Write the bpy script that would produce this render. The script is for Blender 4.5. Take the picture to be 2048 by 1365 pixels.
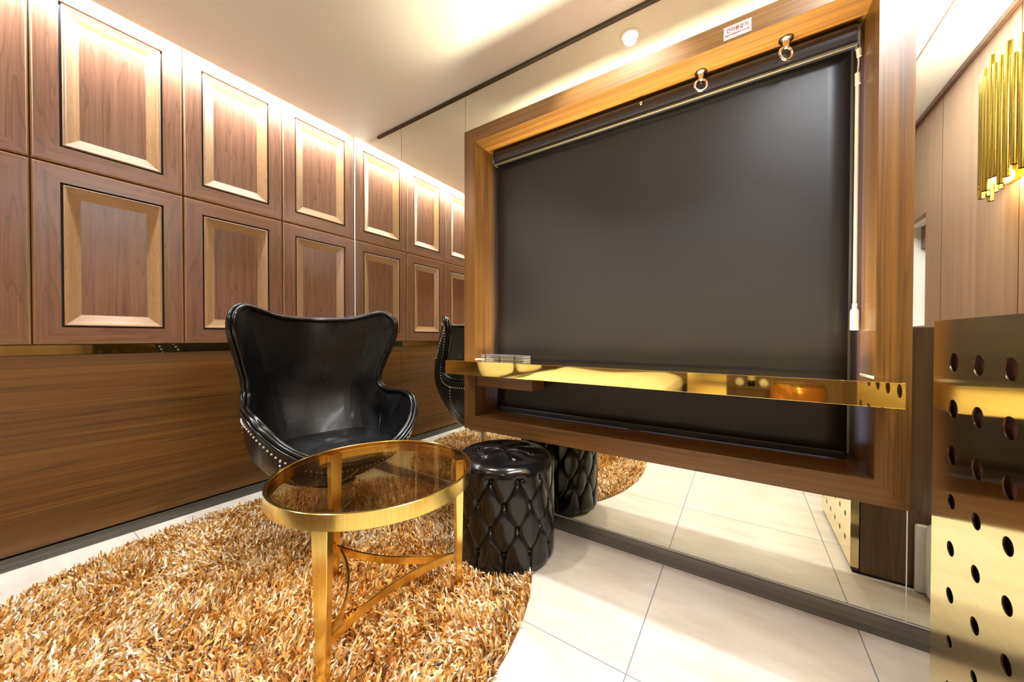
import bpy, bmesh, math, random
import numpy as np
from mathutils import Vector, Matrix
random.seed(7); rng = np.random.default_rng(7)
for o in list(bpy.data.objects): bpy.data.objects.remove(o)
SC = bpy.context.scene; COL = SC.collection
PI = math.pi

# ------------------------------------------------------------------ camera
cam_d = bpy.data.cameras.new('camera'); cam = bpy.data.objects.new('camera', cam_d); COL.objects.link(cam)
cam_d.sensor_width = 36; cam_d.lens = 698.37/2048*36; cam_d.clip_start = .01
_r = Vector((0.83577467, 0.54907091, 0.00135361)); _u = Vector((-0.00686522, 0.00798483, 0.99994455)); _f = Vector((-0.54902966, 0.83573762, -0.01044302))
_m = Matrix((_r, _u, -_f)).transposed().to_4x4(); _m.translation = (2.51595, -1.60098, 0.9675); cam.matrix_world = _m
SC.camera = cam
# ------------------------------------------------------------------ world, exposure
W = bpy.data.worlds.new('world'); SC.world = W; W.use_nodes = True
bg = W.node_tree.nodes['Background']; bg.inputs[0].default_value = (.68, .74, 1, 1); bg.inputs[1].default_value = .6
vs = SC.view_settings; vs.view_transform = 'Standard'; vs.look = 'None'; vs.exposure = 0.52; vs.gamma = 1; vs.use_curve_mapping = False
SC.cycles.max_bounces = 10; SC.cycles.glossy_bounces = 8; SC.cycles.diffuse_bounces = 4; SC.cycles.transparent_max_bounces = 12
SC.cycles.sample_clamp_indirect = 10; SC.cycles.blur_glossy = 1.0; SC.cycles.caustics_reflective = True; SC.cycles.use_denoising = True

# ------------------------------------------------------------------ large lights (cove strip; the lamps' own lights are in their builders)
def area_light(name, loc, rot, sx, sy, power, col, spread=PI, cam_vis=True):
    l = bpy.data.lights.new(name, 'AREA'); l.shape = 'RECTANGLE'; l.size = sx; l.size_y = sy; l.energy = power; l.color = col; l.spread = spread
    o = bpy.data.objects.new(name, l); COL.objects.link(o); o.location = loc; o.rotation_euler = rot
    return o
WARM = (1, .88, .72); NEUT = (1, .95, .88); COOL = (.88, .94, 1)
area_light('cove_strip_light', (.070, -2.0, 2.515), (0, math.radians(25), 0), .02, 3.9, 72, (.88, .94, 1))

# ------------------------------------------------------------------ materials
def new_mat(name):
    m = bpy.data.materials.new(name); m.use_nodes = True; nt = m.node_tree
    return m, nt, nt.nodes['Principled BSDF']
def N(nt, t, **kw):
    n = nt.nodes.new(t)
    for k, v in kw.items(): setattr(n, k, v)
    return n
def L(nt, a, b): nt.links.new(a, b)
def ramp(nt, stops):
    n = N(nt, 'ShaderNodeValToRGB'); e = n.color_ramp.elements
    while len(e) < len(stops): e.new(.5)
    for i, (p, c) in enumerate(stops): e[i].position = p; e[i].color = (*c, 1)
    return n
def plain(name, col, rough=.5, metal=0, spec=.5, coat=0, emit=None, es=0):
    m, nt, b = new_mat(name)
    b.inputs['Base Color'].default_value = (*col, 1); b.inputs['Roughness'].default_value = rough; b.inputs['Metallic'].default_value = metal
    b.inputs['Specular IOR Level'].default_value = spec; b.inputs['Coat Weight'].default_value = coat
    if emit: b.inputs['Emission Color'].default_value = (*emit, 1); b.inputs['Emission Strength'].default_value = es
    return m
def coords(nt, rand=True):
    tc = N(nt, 'ShaderNodeTexCoord')
    if not rand: return tc.outputs['Object']
    oi = N(nt, 'ShaderNodeObjectInfo'); mu = N(nt, 'ShaderNodeVectorMath', operation='SCALE'); mu.inputs[0].default_value = (13, 7, 17)
    L(nt, oi.outputs['Random'], mu.inputs['Scale'])
    ad = N(nt, 'ShaderNodeVectorMath', operation='ADD'); L(nt, tc.outputs['Object'], ad.inputs[0]); L(nt, mu.outputs[0], ad.inputs[1])
    return ad.outputs[0]
def wood(name, axis, dark, light, fine=260, along=.012, band=6, vein=.45, contrast=1.0, rough=.32, coat=.15, nv=6, al2=.075):
    """veneer with the grain along one axis: fine straight grain plus thin wavy figure lines"""
    m, nt, b = new_mat(name); co = coords(nt); k = 'XYZ'.index(axis)
    mp = N(nt, 'ShaderNodeMapping'); L(nt, co, mp.inputs[0]); s = [1, 1, 1]; s[k] = along; mp.inputs['Scale'].default_value = s
    n1 = N(nt, 'ShaderNodeTexNoise'); n1.inputs['Scale'].default_value = fine; n1.inputs['Detail'].default_value = 4; n1.inputs['Roughness'].default_value = .6; L(nt, mp.outputs[0], n1.inputs['Vector'])
    n1b = N(nt, 'ShaderNodeTexNoise'); n1b.inputs['Scale'].default_value = fine*.16; n1b.inputs['Detail'].default_value = 3; L(nt, mp.outputs[0], n1b.inputs['Vector'])
    av = N(nt, 'ShaderNodeMath', operation='ADD'); L(nt, n1.outputs[0], av.inputs[0]); L(nt, n1b.outputs[0], av.inputs[1])
    hv = N(nt, 'ShaderNodeMath', operation='MULTIPLY'); L(nt, av.outputs[0], hv.inputs[0]); hv.inputs[1].default_value = .5
    mid = tuple(.5*a+.5*c for a, c in zip(dark, light)); w = .20/contrast
    r = ramp(nt, [(.5-w, dark), (.5, mid), (.5+w, light)]); L(nt, hv.outputs[0], r.inputs[0])
    mp2 = N(nt, 'ShaderNodeMapping'); L(nt, co, mp2.inputs[0]); s2 = [1, 1, 1]; s2[k] = al2; mp2.inputs['Scale'].default_value = s2
    n2 = N(nt, 'ShaderNodeTexNoise'); n2.inputs['Scale'].default_value = band; n2.inputs['Detail'].default_value = 3; n2.inputs['Roughness'].default_value = .4; n2.inputs['Distortion'].default_value = .2; L(nt, mp2.outputs[0], n2.inputs['Vector'])
    mul = N(nt, 'ShaderNodeMath', operation='MULTIPLY'); L(nt, n2.outputs[0], mul.inputs[0]); mul.inputs[1].default_value = nv*2
    pp = N(nt, 'ShaderNodeMath', operation='FRACT'); L(nt, mul.outputs[0], pp.inputs[0])
    r2 = ramp(nt, [(0, (1-vein,)*3), (.10, (1-vein*.35,)*3), (.45, (1, 1, 1)), (.93, (1, 1, 1)), (1.0, (1-vein,)*3)]); L(nt, pp.outputs[0], r2.inputs[0])
    mc = N(nt, 'ShaderNodeMix'); mc.data_type = 'RGBA'; mc.blend_type = 'MULTIPLY'; mc.inputs['Factor'].default_value = 1
    L(nt, r.outputs[0], mc.inputs[6]); L(nt, r2.outputs[0], mc.inputs[7]); L(nt, mc.outputs[2], b.inputs['Base Color'])
    bp = N(nt, 'ShaderNodeBump'); bp.inputs['Strength'].default_value = .05; bp.inputs['Distance'].default_value = .001; L(nt, n1.outputs[0], bp.inputs['Height']); L(nt, bp.outputs[0], b.inputs['Normal'])
    b.inputs['Roughness'].default_value = rough; b.inputs['Coat Weight'].default_value = coat; b.inputs['Coat Roughness'].default_value = .25
    return m
PD, PL_ = (.152, .064, .033), (.280, .132, .071)
M = {}
M['panel_z'] = wood('walnut veneer upright', 'Z', PD, PL_, vein=.34, band=13, nv=5)
M['panel_y'] = wood('walnut veneer level', 'Y', PD, PL_, vein=.28, band=13, nv=5)
M['mould_z'] = wood('honey walnut moulding upright', 'Z', (.27, .142, .060), (.47, .265, .120), vein=.2, band=16, al2=.2)
M['mould_y'] = wood('honey walnut moulding level', 'Y', (.27, .142, .060), (.47, .265, .120), vein=.2, band=16, al2=.2)
M['dado'] = wood('dark straight grain veneer', 'Y', (.056, .022, .0025), (.200, .088, .014), fine=190, along=.008, band=10, vein=.45, nv=6, al2=.022, rough=.36)
M['case_z'] = wood('brown casing veneer upright', 'Z', (.085, .036, .007), (.270, .125, .030), fine=260, along=.008, band=16, vein=.3, nv=5, al2=.02)
M['case_x'] = wood('brown casing veneer level', 'X', (.085, .036, .007), (.270, .125, .030), fine=260, along=.008, band=16, vein=.3, nv=5, al2=.02)
M['right_z'] = wood('pale walnut wall veneer', 'Z', (.26, .16, .10), (.38, .245, .165), fine=160, along=.006, vein=.10, band=10, al2=.03, coat=.8, rough=.3)
M['end_z'] = wood('walnut end board', 'Z', (.085, .044, .024), (.19, .10, .056), fine=160, vein=.40, band=10, al2=.05)
M['black'] = plain('black groove', (.006, .005, .005), .6)
M['joint'] = plain('dark joint wood', (.10, .045, .015), .5)
M['ceil'] = plain('cream satin ceiling paint', (.87, .845, .815), .38, spec=.35)
M['white_wall'] = plain('white paint', (.82, .80, .76), .5)
M['grey_metal'] = None

def brushed(name, col, rough, axis='Z', sc=220, bump=.02, metal=1, var=.12):
    m, nt, b = new_mat(name); co = coords(nt, False)
    mp = N(nt, 'ShaderNodeMapping'); L(nt, co, mp.inputs[0]); s = [1, 1, 1]; s['XYZ'.index(axis)] = .02; mp.inputs['Scale'].default_value = s
    n = N(nt, 'ShaderNodeTexNoise'); n.inputs['Scale'].default_value = sc; n.inputs['Detail'].default_value = 3; L(nt, mp.outputs[0], n.inputs['Vector'])
    r = ramp(nt, [(.3, tuple(c*(1-var) for c in col)), (.7, tuple(min(1, c*(1+var*.4)) for c in col))]); L(nt, n.outputs[0], r.inputs[0]); L(nt, r.outputs[0], b.inputs['Base Color'])
    bp = N(nt, 'ShaderNodeBump'); bp.inputs['Strength'].default_value = bump; bp.inputs['Distance'].default_value = .001; L(nt, n.outputs[0], bp.inputs['Height']); L(nt, bp.outputs[0], b.inputs['Normal'])
    b.inputs['Metallic'].default_value = metal; b.inputs['Roughness'].default_value = rough
    return m
GOLD = (.93, .66, .20)
M['gold'] = brushed('brushed gold metal', (.91, .68, .20), .17, 'Z', 160, .015)
M['gold_panel'] = brushed('polished gold sheet', (.96, .82, .46), .085, 'Y', 200, .008, var=.05)
M['gold_mirror'] = plain('mirror gold metal', (.93, .72, .24), .03, 1)
M['gold_strip'] = plain('dark gold mirror strip', (.60, .47, .18), .04, 1)
M['sconce'] = plain('satin brass tube', (.46, .35, .075), .24, 1)
M['steel'] = brushed('dull stainless skirting', (.125, .118, .11), .30, 'Y', 60, .04, var=.3)
M['steel_x'] = brushed('dull grey skirting', (.22, .205, .19), .40, 'X', 60, .05, var=.3)
M['chrome'] = plain('nickel plated steel', (.78, .77, .76), .16, 1)
M['stud'] = plain('bright nail head', (.93, .91, .87), .38, .55)
M['channel'] = plain('bronze channel', (.10, .085, .06), .35, .8)
M['mirror'] = plain('silvered mirror glass', (.885, .885, .775), 0, 1)
M['seal'] = plain('white edge seal', (.85, .86, .82), .3)
M['blind'] = None
M['beige_plastic'] = plain('ivory plastic', (.78, .70, .58), .4)
M['white_plastic'] = plain('white glossy plastic', (.86, .86, .84), .2)
M['grey_plastic'] = plain('grey plastic', (.32, .34, .38), .3)
M['black_plastic'] = plain('black plastic', (.012, .012, .013), .35)
M['alu'] = plain('white window profile', (.75, .77, .85), .35)
M['linen'] = plain('cream bed linen', (.80, .74, .62), .75)
M['hole_board'] = plain('dark board behind holes', (.11, .045, .035), .45)
M['lamp'] = plain('glowing lamp disc', (1, 1, 1), .5, emit=(1, .93, .80), es=14)
M['panel_lamp'] = plain('glowing light panel', (1, 1, 1), .5, emit=(1, .95, .86), es=2.6)
M['bulb'] = plain('glowing bulb', (1, 1, 1), .5, emit=(1, .82, .52), es=25)
M['amber'] = plain('amber lacquer', (.50, .21, .045), .12, .4)
M['bottle'] = plain('dark bottle glass', (.008, .010, .008), .05)
M['paper'] = plain('cream paper label', (.75, .70, .58), .6)
M['towel'] = plain('white towelling', (.82, .79, .72), .9)

def fabric_blind():
    m, nt, b = new_mat('charcoal blackout fabric'); co = coords(nt, False)
    n = N(nt, 'ShaderNodeTexNoise'); n.inputs['Scale'].default_value = 700; n.inputs['Detail'].default_value = 1; L(nt, co, n.inputs['Vector'])
    r = ramp(nt, [(.3, (.010, .0085, .0095)), (.7, (.015, .013, .0145))]); L(nt, n.outputs[0], r.inputs[0]); L(nt, r.outputs[0], b.inputs['Base Color'])
    b.inputs['Roughness'].default_value = .42; b.inputs['Specular IOR Level'].default_value = .5
    bp = N(nt, 'ShaderNodeBump'); bp.inputs['Strength'].default_value = .06; bp.inputs['Distance'].default_value = .001; L(nt, n.outputs[0], bp.inputs['Height']); L(nt, bp.outputs[0], b.inputs['Normal'])
    return m
M['blind'] = fabric_blind()
def leather(name, rough=.24, bump=.12, col=(.004, .0038, .0042)):
    m, nt, b = new_mat(name); co = coords(nt, False)
    v = N(nt, 'ShaderNodeTexVoronoi'); v.inputs['Scale'].default_value = 420; v.feature = 'DISTANCE_TO_EDGE'; L(nt, co, v.inputs['Vector'])
    n = N(nt, 'ShaderNodeTexNoise'); n.inputs['Scale'].default_value = 9; n.inputs['Detail'].default_value = 7; n.inputs['Roughness'].default_value = .6; n.inputs['Distortion'].default_value = .6; L(nt, co, n.inputs['Vector'])
    r = ramp(nt, [(.35, (rough*.75,)*3), (.7, (rough*1.6,)*3)]); L(nt, n.outputs[0], r.inputs[0]); L(nt, r.outputs[0], b.inputs['Roughness'])
    mx = N(nt, 'ShaderNodeMath', operation='MULTIPLY_ADD'); L(nt, v.outputs['Distance'], mx.inputs[0]); mx.inputs[1].default_value = .25; L(nt, n.outputs[0], mx.inputs[2])
    bp = N(nt, 'ShaderNodeBump'); bp.inputs['Strength'].default_value = bump; bp.inputs['Distance'].default_value = .006; L(nt, mx.outputs[0], bp.inputs['Height']); L(nt, bp.outputs[0], b.inputs['Normal'])
    b.inputs['Base Color'].default_value = (*col, 1); b.inputs['Specular IOR Level'].default_value = .42
    b.inputs['Coat Weight'].default_value = .08; b.inputs['Coat Roughness'].default_value = .12
    return m
M['leather'] = leather('black aged leather', .32, .20)
M['leather_o'] = leather('black glossy leather', .17, .05)
M['leather_dark'] = leather('black seat leather', .38, .10)
def tile_floor():
    m, nt, b = new_mat('cream stone tile'); tc = N(nt, 'ShaderNodeTexCoord'); sp = N(nt, 'ShaderNodeSeparateXYZ'); L(nt, tc.outputs['Object'], sp.inputs[0])
    masks = []
    for ax, off in (('X', .4455), ('Y', .009)):
        a = N(nt, 'ShaderNodeMath', operation='SUBTRACT'); L(nt, sp.outputs[ax], a.inputs[0]); a.inputs[1].default_value = off
        pp = N(nt, 'ShaderNodeMath', operation='PINGPONG'); L(nt, a.outputs[0], pp.inputs[0]); pp.inputs[1].default_value = .3
        lt = N(nt, 'ShaderNodeMath', operation='LESS_THAN'); L(nt, pp.outputs[0], lt.inputs[0]); lt.inputs[1].default_value = .0018; masks.append(lt)
    mxm = N(nt, 'ShaderNodeMath', operation='MAXIMUM'); L(nt, masks[0].outputs[0], mxm.inputs[0]); L(nt, masks[1].outputs[0], mxm.inputs[1])
    mp = N(nt, 'ShaderNodeMapping'); L(nt, tc.outputs['Object'], mp.inputs[0]); mp.inputs['Scale'].default_value = (1, 3.2, 1); mp.inputs['Rotation'].default_value = (0, 0, .1)
    n = N(nt, 'ShaderNodeTexNoise'); n.inputs['Scale'].default_value = 3.5; n.inputs['Detail'].default_value = 9; n.inputs['Roughness'].default_value = .62; L(nt, mp.outputs[0], n.inputs['Vector'])
    r = ramp(nt, [(.3, (.57, .49, .40)), (.55, (.66, .59, .50)), (.75, (.72, .655, .57))]); L(nt, n.outputs[0], r.inputs[0])
    mc = N(nt, 'ShaderNodeMix'); mc.data_type = 'RGBA'; L(nt, mxm.outputs[0], mc.inputs['Factor']); L(nt, r.outputs[0], mc.inputs[6]); mc.inputs[7].default_value = (.20, .20, .22, 1)
    L(nt, mc.outputs[2], b.inputs['Base Color'])
    rr = N(nt, 'ShaderNodeMix'); rr.data_type = 'FLOAT'; L(nt, mxm.outputs[0], rr.inputs['Factor']); rr.inputs[2].default_value = .30; rr.inputs[3].default_value = .8; L(nt, rr.outputs[0], b.inputs['Roughness'])
    return m
M['tile'] = tile_floor()
def rug_mat():
    m, nt, b = new_mat('shaggy strand yarn'); at = N(nt, 'ShaderNodeAttribute'); at.attribute_name = 'tone'
    r = ramp(nt, [(0, (.28, .095, .010)), (.28, (.55, .235, .035)), (.50, (.80, .45, .115)), (.68, (.93, .70, .35)), (1, (.98, .92, .78))]); L(nt, at.outputs['Fac'], r.inputs[0])
    L(nt, r.outputs[0], b.inputs['Base Color']); b.inputs['Roughness'].default_value = .42; b.inputs['Specular IOR Level'].default_value = .5
    return m
M['rug'] = rug_mat(); M['rug_back'] = plain('rug backing', (.16, .065, .018), .9)
def glass_mat(name, tint, gloss=1.0, ior=1.5):
    m = bpy.data.materials.new(name); m.use_nodes = True; nt = m.node_tree; nt.nodes.remove(nt.nodes['Principled BSDF']); out = nt.nodes['Material Output']
    t = N(nt, 'ShaderNodeBsdfTransparent'); t.inputs[0].default_value = (*tint, 1); g = N(nt, 'ShaderNodeBsdfGlossy'); g.inputs['Roughness'].default_value = 0
    f = N(nt, 'ShaderNodeFresnel'); f.inputs['IOR'].default_value = ior; mx = N(nt, 'ShaderNodeMixShader')
    mu = N(nt, 'ShaderNodeMath', operation='MULTIPLY'); L(nt, f.outputs[0], mu.inputs[0]); mu.inputs[1].default_value = gloss; mu.use_clamp = True
    L(nt, mu.outputs[0], mx.inputs[0]); L(nt, t.outputs[0], mx.inputs[1]); L(nt, g.outputs[0], mx.inputs[2]); L(nt, mx.outputs[0], out.inputs[0])
    return m
M['bronze_glass'] = glass_mat('bronze tinted glass', (.91, .76, .50), .6)
M['pane'] = glass_mat('clear window glass', (.93, .96, .97))

# ------------------------------------------------------------------ object helpers
def tag(o, label=None, cat=None, group=None, kind=None):
    if label: o['label'] = label
    if cat: o['category'] = cat
    if group: o['group'] = group
    if kind: o['kind'] = kind
    return o
def link(name, me, parent=None, mats=(), smooth=False, loc=None, angle=None):
    o = bpy.data.objects.new(name, me); COL.objects.link(o)
    for m in mats: me.materials.append(m)
    if parent is not None: o.parent = parent
    if loc is not None: o.location = loc
    if smooth:
        me.polygons.foreach_set('use_smooth', [True]*len(me.polygons))
        if angle:
            me.set_sharp_from_angle(angle=math.radians(angle))
    me.update(); return o
def obj(name, bm, mats, parent=None, smooth=False, loc=None, angle=None):
    me = bpy.data.meshes.new(name); bmesh.ops.recalc_face_normals(bm, faces=bm.faces); bm.to_mesh(me); bm.free()
    return link(name, me, parent, mats if isinstance(mats, (list, tuple)) else (mats,), smooth, loc, angle)
def empty(name, loc, label=None, cat=None, group=None, kind=None, rz=0):
    o = bpy.data.objects.new(name, None); COL.objects.link(o); o.location = loc; o.rotation_euler = (0, 0, rz); o.empty_display_size = .05
    return tag(o, label, cat, group, kind)
def box(bm, a, b, bev=0, seg=2, mi=0):
    v = [bm.verts.new((x, y, z)) for x in (a[0], b[0]) for y in (a[1], b[1]) for z in (a[2], b[2])]
    fs = [bm.faces.new([v[i] for i in f]) for f in ((0, 1, 3, 2), (4, 6, 7, 5), (0, 4, 5, 1), (2, 3, 7, 6), (0, 2, 6, 4), (1, 5, 7, 3))]
    for f in fs: f.material_index = mi
    if bev:
        es = list({e for f in fs for e in f.edges}); bmesh.ops.bevel(bm, geom=es, offset=bev, segments=seg, profile=.5, affect='EDGES')
    return fs
def Box(name, a, b, m, parent=None, bev=0, seg=2, smooth=False):
    bm = bmesh.new(); box(bm, a, b, bev, seg); return obj(name, bm, m, parent, smooth, angle=40 if smooth else None)
def tube(bm, pts, r, n=12, closed=False, cap=True, up=None, mi=0):
    """round tube along a list of points; r is a number or a list"""
    pts = [Vector(p) for p in pts]; k = len(pts); rings = []
    prev = None
    for i, p in enumerate(pts):
        t = (pts[(i+1) % k]-pts[i-1]) if closed else (pts[min(i+1, k-1)]-pts[max(i-1, 0)])
        t.normalize()
        if prev is None:
            a = Vector((0, 0, 1)) if abs(t.z) < .9 else Vector((1, 0, 0)); x = a.cross(t).normalized()
        else:
            x = (prev-t*prev.dot(t)).normalized()
        prev = x; y = t.cross(x); rr = r[i] if isinstance(r, (list, tuple)) else r
        rings.append([bm.verts.new(p+(x*math.cos(2*PI*j/n)+y*math.sin(2*PI*j/n))*rr) for j in range(n)])
    for i in range(k if closed else k-1):
        A, B = rings[i], rings[(i+1) % k]
        off = 0
        if closed and i == k-1:
            off = min(range(n), key=lambda q: (A[0].co-B[q].co).length)
        for j in range(n):
            f = bm.faces.new((A[j], A[(j+1) % n], B[(j+1+off) % n], B[(j+off) % n])); f.material_index = mi
    if cap and not closed:
        bm.faces.new(rings[0][::-1]).material_index = mi; bm.faces.new(rings[-1]).material_index = mi
def lathe(bm, prof, n=32, c=(0, 0, 0), axis='Z', mi=0):
    rings = []
    for r, h in prof:
        row = []
        for j in range(n):
            a = 2*PI*j/n; p = (r*math.cos(a), r*math.sin(a), h)
            if axis == 'Y': p = (p[0], p[2], p[1])
            if axis == 'X': p = (p[2], p[0], p[1])
            row.append(bm.verts.new((p[0]+c[0], p[1]+c[1], p[2]+c[2])))
        rings.append(row)
    for i in range(len(rings)-1):
        for j in range(n):
            bm.faces.new((rings[i][j], rings[i][(j+1) % n], rings[i+1][(j+1) % n], rings[i+1][j])).material_index = mi
    bm.faces.new(rings[0][::-1]).material_index = mi; bm.faces.new(rings[-1]).material_index = mi
def sphere(bm, c, r, sc=(1, 1, 1), u=16, v=10):
    bmesh.ops.create_uvsphere(bm, u_segments=u, v_segments=v, radius=r, matrix=Matrix.Translation(c) @ Matrix.Diagonal((*sc, 1)))
def aniso(m, rough, an, rot):
    nt = m.node_tree; b = nt.nodes['Principled BSDF']; t = N(nt, 'ShaderNodeTangent'); t.direction_type = 'RADIAL'; t.axis = 'Z'
    L(nt, t.outputs[0], b.inputs['Tangent']); b.inputs['Anisotropic'].default_value = an; b.inputs['Anisotropic Rotation'].default_value = rot; b.inputs['Roughness'].default_value = rough
aniso(M['gold_panel'], .13, .92, 0.0)
def holed_sheet(bm, rect, holes, place, thick):
    """flat sheet in (u,v) with polygon holes; place(u,v,d) gives the 3-D point"""
    es = []
    def loop(pts):
        vs_ = [bm.verts.new(place(u, v, 0)) for u, v in pts]
        for i in range(len(vs_)): es.append(bm.edges.new((vs_[i], vs_[(i+1) % len(vs_)])))
    u0, v0, u1, v1 = rect; loop([(u0, v0), (u1, v0), (u1, v1), (u0, v1)])
    for h in holes: loop(h)
    r = bmesh.ops.triangle_fill(bm, edges=es, use_beauty=True, use_dissolve=False)
    fs = [f for f in r['geom'] if isinstance(f, bmesh.types.BMFace)]
    ex = bmesh.ops.extrude_face_region(bm, geom=fs)
    d = Vector(place(0, 0, thick))-Vector(place(0, 0, 0))
    bmesh.ops.translate(bm, vec=d, verts=[g for g in ex['geom'] if isinstance(g, bmesh.types.BMVert)])
def copy_tree(o, parent=None):
    c = o.copy(); COL.objects.link(c)
    if parent is not None: c.parent = parent
    for ch in o.children: copy_tree(ch, c)
    return c
def catmull(P, n, closed=False):
    P = [np.array(p, float) for p in P]; out = []; k = len(P)
    for i in range(k if closed else k-1):
        a, b, c, d = (P[(i-1) % k], P[i], P[(i+1) % k], P[(i+2) % k]) if closed else (P[max(i-1, 0)], P[i], P[i+1], P[min(i+2, k-1)])
        for j in range(n):
            t = j/n; out.append(.5*((2*b)+(-a+c)*t+(2*a-5*b+4*c-d)*t*t+(-a+3*b-3*c+d)*t**3))
    if not closed: out.append(P[-1])
    return np.array(out)

# ------------------------------------------------------------------ the room
X1, Y0, H = 3.5, -4.6, 2.426
def struct(name, bm, m, parent=None): return tag(obj(name, bm, m, parent), kind='structure')
bm = bmesh.new(); box(bm, (-.05, Y0-.05, -.06), (X1+.05, .3, 0)); fl = struct('floor', bm, M['tile']); tag(fl, 'cream stone tile floor', 'floor')
bm = bmesh.new(); box(bm, (.152, Y0, H), (X1-.225, .0, H+.05)); tag(struct('ceiling', bm, M['ceil']), 'cream satin ceiling', 'ceiling')
bm = bmesh.new(); box(bm, (X1-.225, Y0, H-.012), (X1, .0, H+.05)); tag(struct('trim_1', bm, M['ceil']), 'cream ceiling border beside the sconce wall', 'trim')
bm = bmesh.new(); box(bm, (-.05, Y0, 2.60), (.35, .0, 2.65)); tag(struct('trim_2', bm, M['white_wall']), 'white light cove over the panelled wall', 'trim')
bm = bmesh.new(); box(bm, (-.08, Y0-.05, 0), (-.022, .05, 2.66)); tag(struct('wall_left', bm, M['joint']), 'wall carrying the walnut panels', 'wall')
bm = bmesh.new(); box(bm, (-.06, Y0-.05, 0), (X1+.05, Y0, 2.66)); tag(struct('wall_front', bm, M['right_z']), 'wood wall facing the mirror', 'wall')
# mirror wall carcass with the window opening
bm = bmesh.new(); holed_sheet(bm, (-.06, 0, X1+.06, 2.66), [[(1.40, .585), (2.815, .585), (2.815, 1.94), (1.40, 1.94)]], lambda u, v, d: (u, .012+d, v), .14)
tag(struct('wall_back', bm, M['white_wall']), 'wall behind the mirror glass', 'wall')
# right wall with niche
bm = bmesh.new(); holed_sheet(bm, (Y0, 0, .05, 2.66), [[(-2.15, 1.047), (-1.735, 1.047), (-1.735, 1.775), (-2.15, 1.775)]], lambda u, v, d: (X1+d, u, v), .04)
tag(struct('wall_right', bm, M['right_z']), 'pale walnut wall with the brass sconce', 'wall')
bm = bmesh.new(); box(bm, (X1+.04, -2.2, 1.0), (X1+.16, -1.68, 1.05)); box(bm, (X1+.04, -2.2, 1.77), (X1+.16, -1.68, 1.82)); box(bm, (X1+.12, -2.2, 1.0), (X1+.16, -1.68, 1.82)); box(bm, (X1+.04, -1.735, 1.0), (X1+.16, -1.68, 1.82)); box(bm, (X1+.04, -2.2, 1.0), (X1+.16, -2.15, 1.82))
tag(struct('trim_3', bm, M['white_wall']), 'white lining of the wall niche', 'trim')
bm = bmesh.new(); box(bm, (X1+.10, -2.149, 1.61), (X1+.119, -1.736, 1.769)); tag(struct('trim_4', bm, M['end_z']), 'brown panel at the top of the niche', 'trim')
# upright joints and top shadow gap of the right wall
bm = bmesh.new()
for y in (-.829, -1.522, -2.215, -2.9): box(bm, (X1-.0012, y-.002, 0), (X1+.002, y+.002, H-.02))
tag(struct('trim_5', bm, M['joint']), 'upright joints in the sconce wall', 'trim')
bm = bmesh.new(); box(bm, (X1-.02, Y0, H-.037), (X1-.001, -.001, H-.0125)); tag(struct('trim_6', bm, M['end_z']), 'dark strip along the top of the sconce wall', 'trim')
# wainscot, gold strip, skirtings
ZB, ZM = .932, 1.7295
bm = bmesh.new(); box(bm, (-.0215, Y0, .062), (0, -.0005, .886)); tag(struct('trim_7', bm, M['dado']), 'dark brown wood dado under the panels', 'trim')
bm = bmesh.new(); box(bm, (-.0215, Y0, .888), (-.008, -.0005, .9305)); tag(struct('trim_8', bm, M['gold_strip']), 'narrow gold mirror strip above the dado', 'trim')
bm = bmesh.new(); box(bm, (-.0215, Y0, .0), (-.010, -.0005, .0615)); tag(struct('trim_9', bm, M['black']), 'shadow gap over the skirting', 'trim')  # black backing puts the shade of the recess into the colour
bm = bmesh.new(); box(bm, (-.0095, Y0, 0), (.003, -.013, .054)); tag(struct('baseboard_left', bm, M['steel']), 'grey metal skirting under the dado', 'baseboard')
bm = bmesh.new(); box(bm, (.004, -.012, 0), (X1-.001, .0, .064)); tag(struct('baseboard_back', bm, M['steel_x']), 'dark grey skirting under the mirror', 'baseboard')
# mirror glass panes
MZ0, MZ1 = .0645, H-.0005
def mirror_pane(x0, x1, label, hole=None):
    bm = bmesh.new(); holed_sheet(bm, (x0, MZ0, x1, MZ1), [hole] if hole else [], lambda u, v, d: (u, d, v), .006)
    return tag(obj('mirror_pane', bm, M['mirror']), label, 'mirror')
mirror_pane(.0075, .5488, 'narrow mirror pane in the corner by the walnut panels')
mirror_pane(.5512, 1.1288, 'mirror pane between the corner pane and the wood window casing')
mirror_pane(1.1312, 2.9555, 'large mirror pane around the wood window casing', [(1.36, .55), (2.86, .55), (2.86, 1.98), (1.36, 1.98)])
mirror_pane(2.9585, X1-.021, 'mirror pane right of the wood window casing')
bm = bmesh.new(); box(bm, (.001, -.002, MZ0), (.0072, .006, MZ1-.02)); tag(struct('trim_10', bm, M['seal']), 'white seal in the mirror corner', 'trim')
bm = bmesh.new(); box(bm, (2.9556, -.0006, MZ0), (2.9584, .006, MZ1)); tag(struct('trim_11', bm, M['seal']), 'white seal between mirror panes', 'trim')
bm = bmesh.new()
for xx in (.55, 1.13): box(bm, (xx-.0011, .0015, MZ0), (xx+.0011, .006, MZ1))
tag(struct('trim_12', bm, M['channel']), 'dark joints between mirror panes', 'trim')
bm = bmesh.new(); box(bm, (.295, -.010, H-.0135), (2.6, -.0005, H-.0005)); tag(struct('trim_13', bm, M['channel']), 'bronze channel along the top of the mirror', 'trim')

bm = bmesh.new(); box(bm, (.0075, -.0012, MZ0-.0004), (X1-.021, -.0001, MZ0+.0022)); tag(struct('trim_14', bm, M['seal']), 'bright polished lower edge of the mirror', 'trim')
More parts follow.
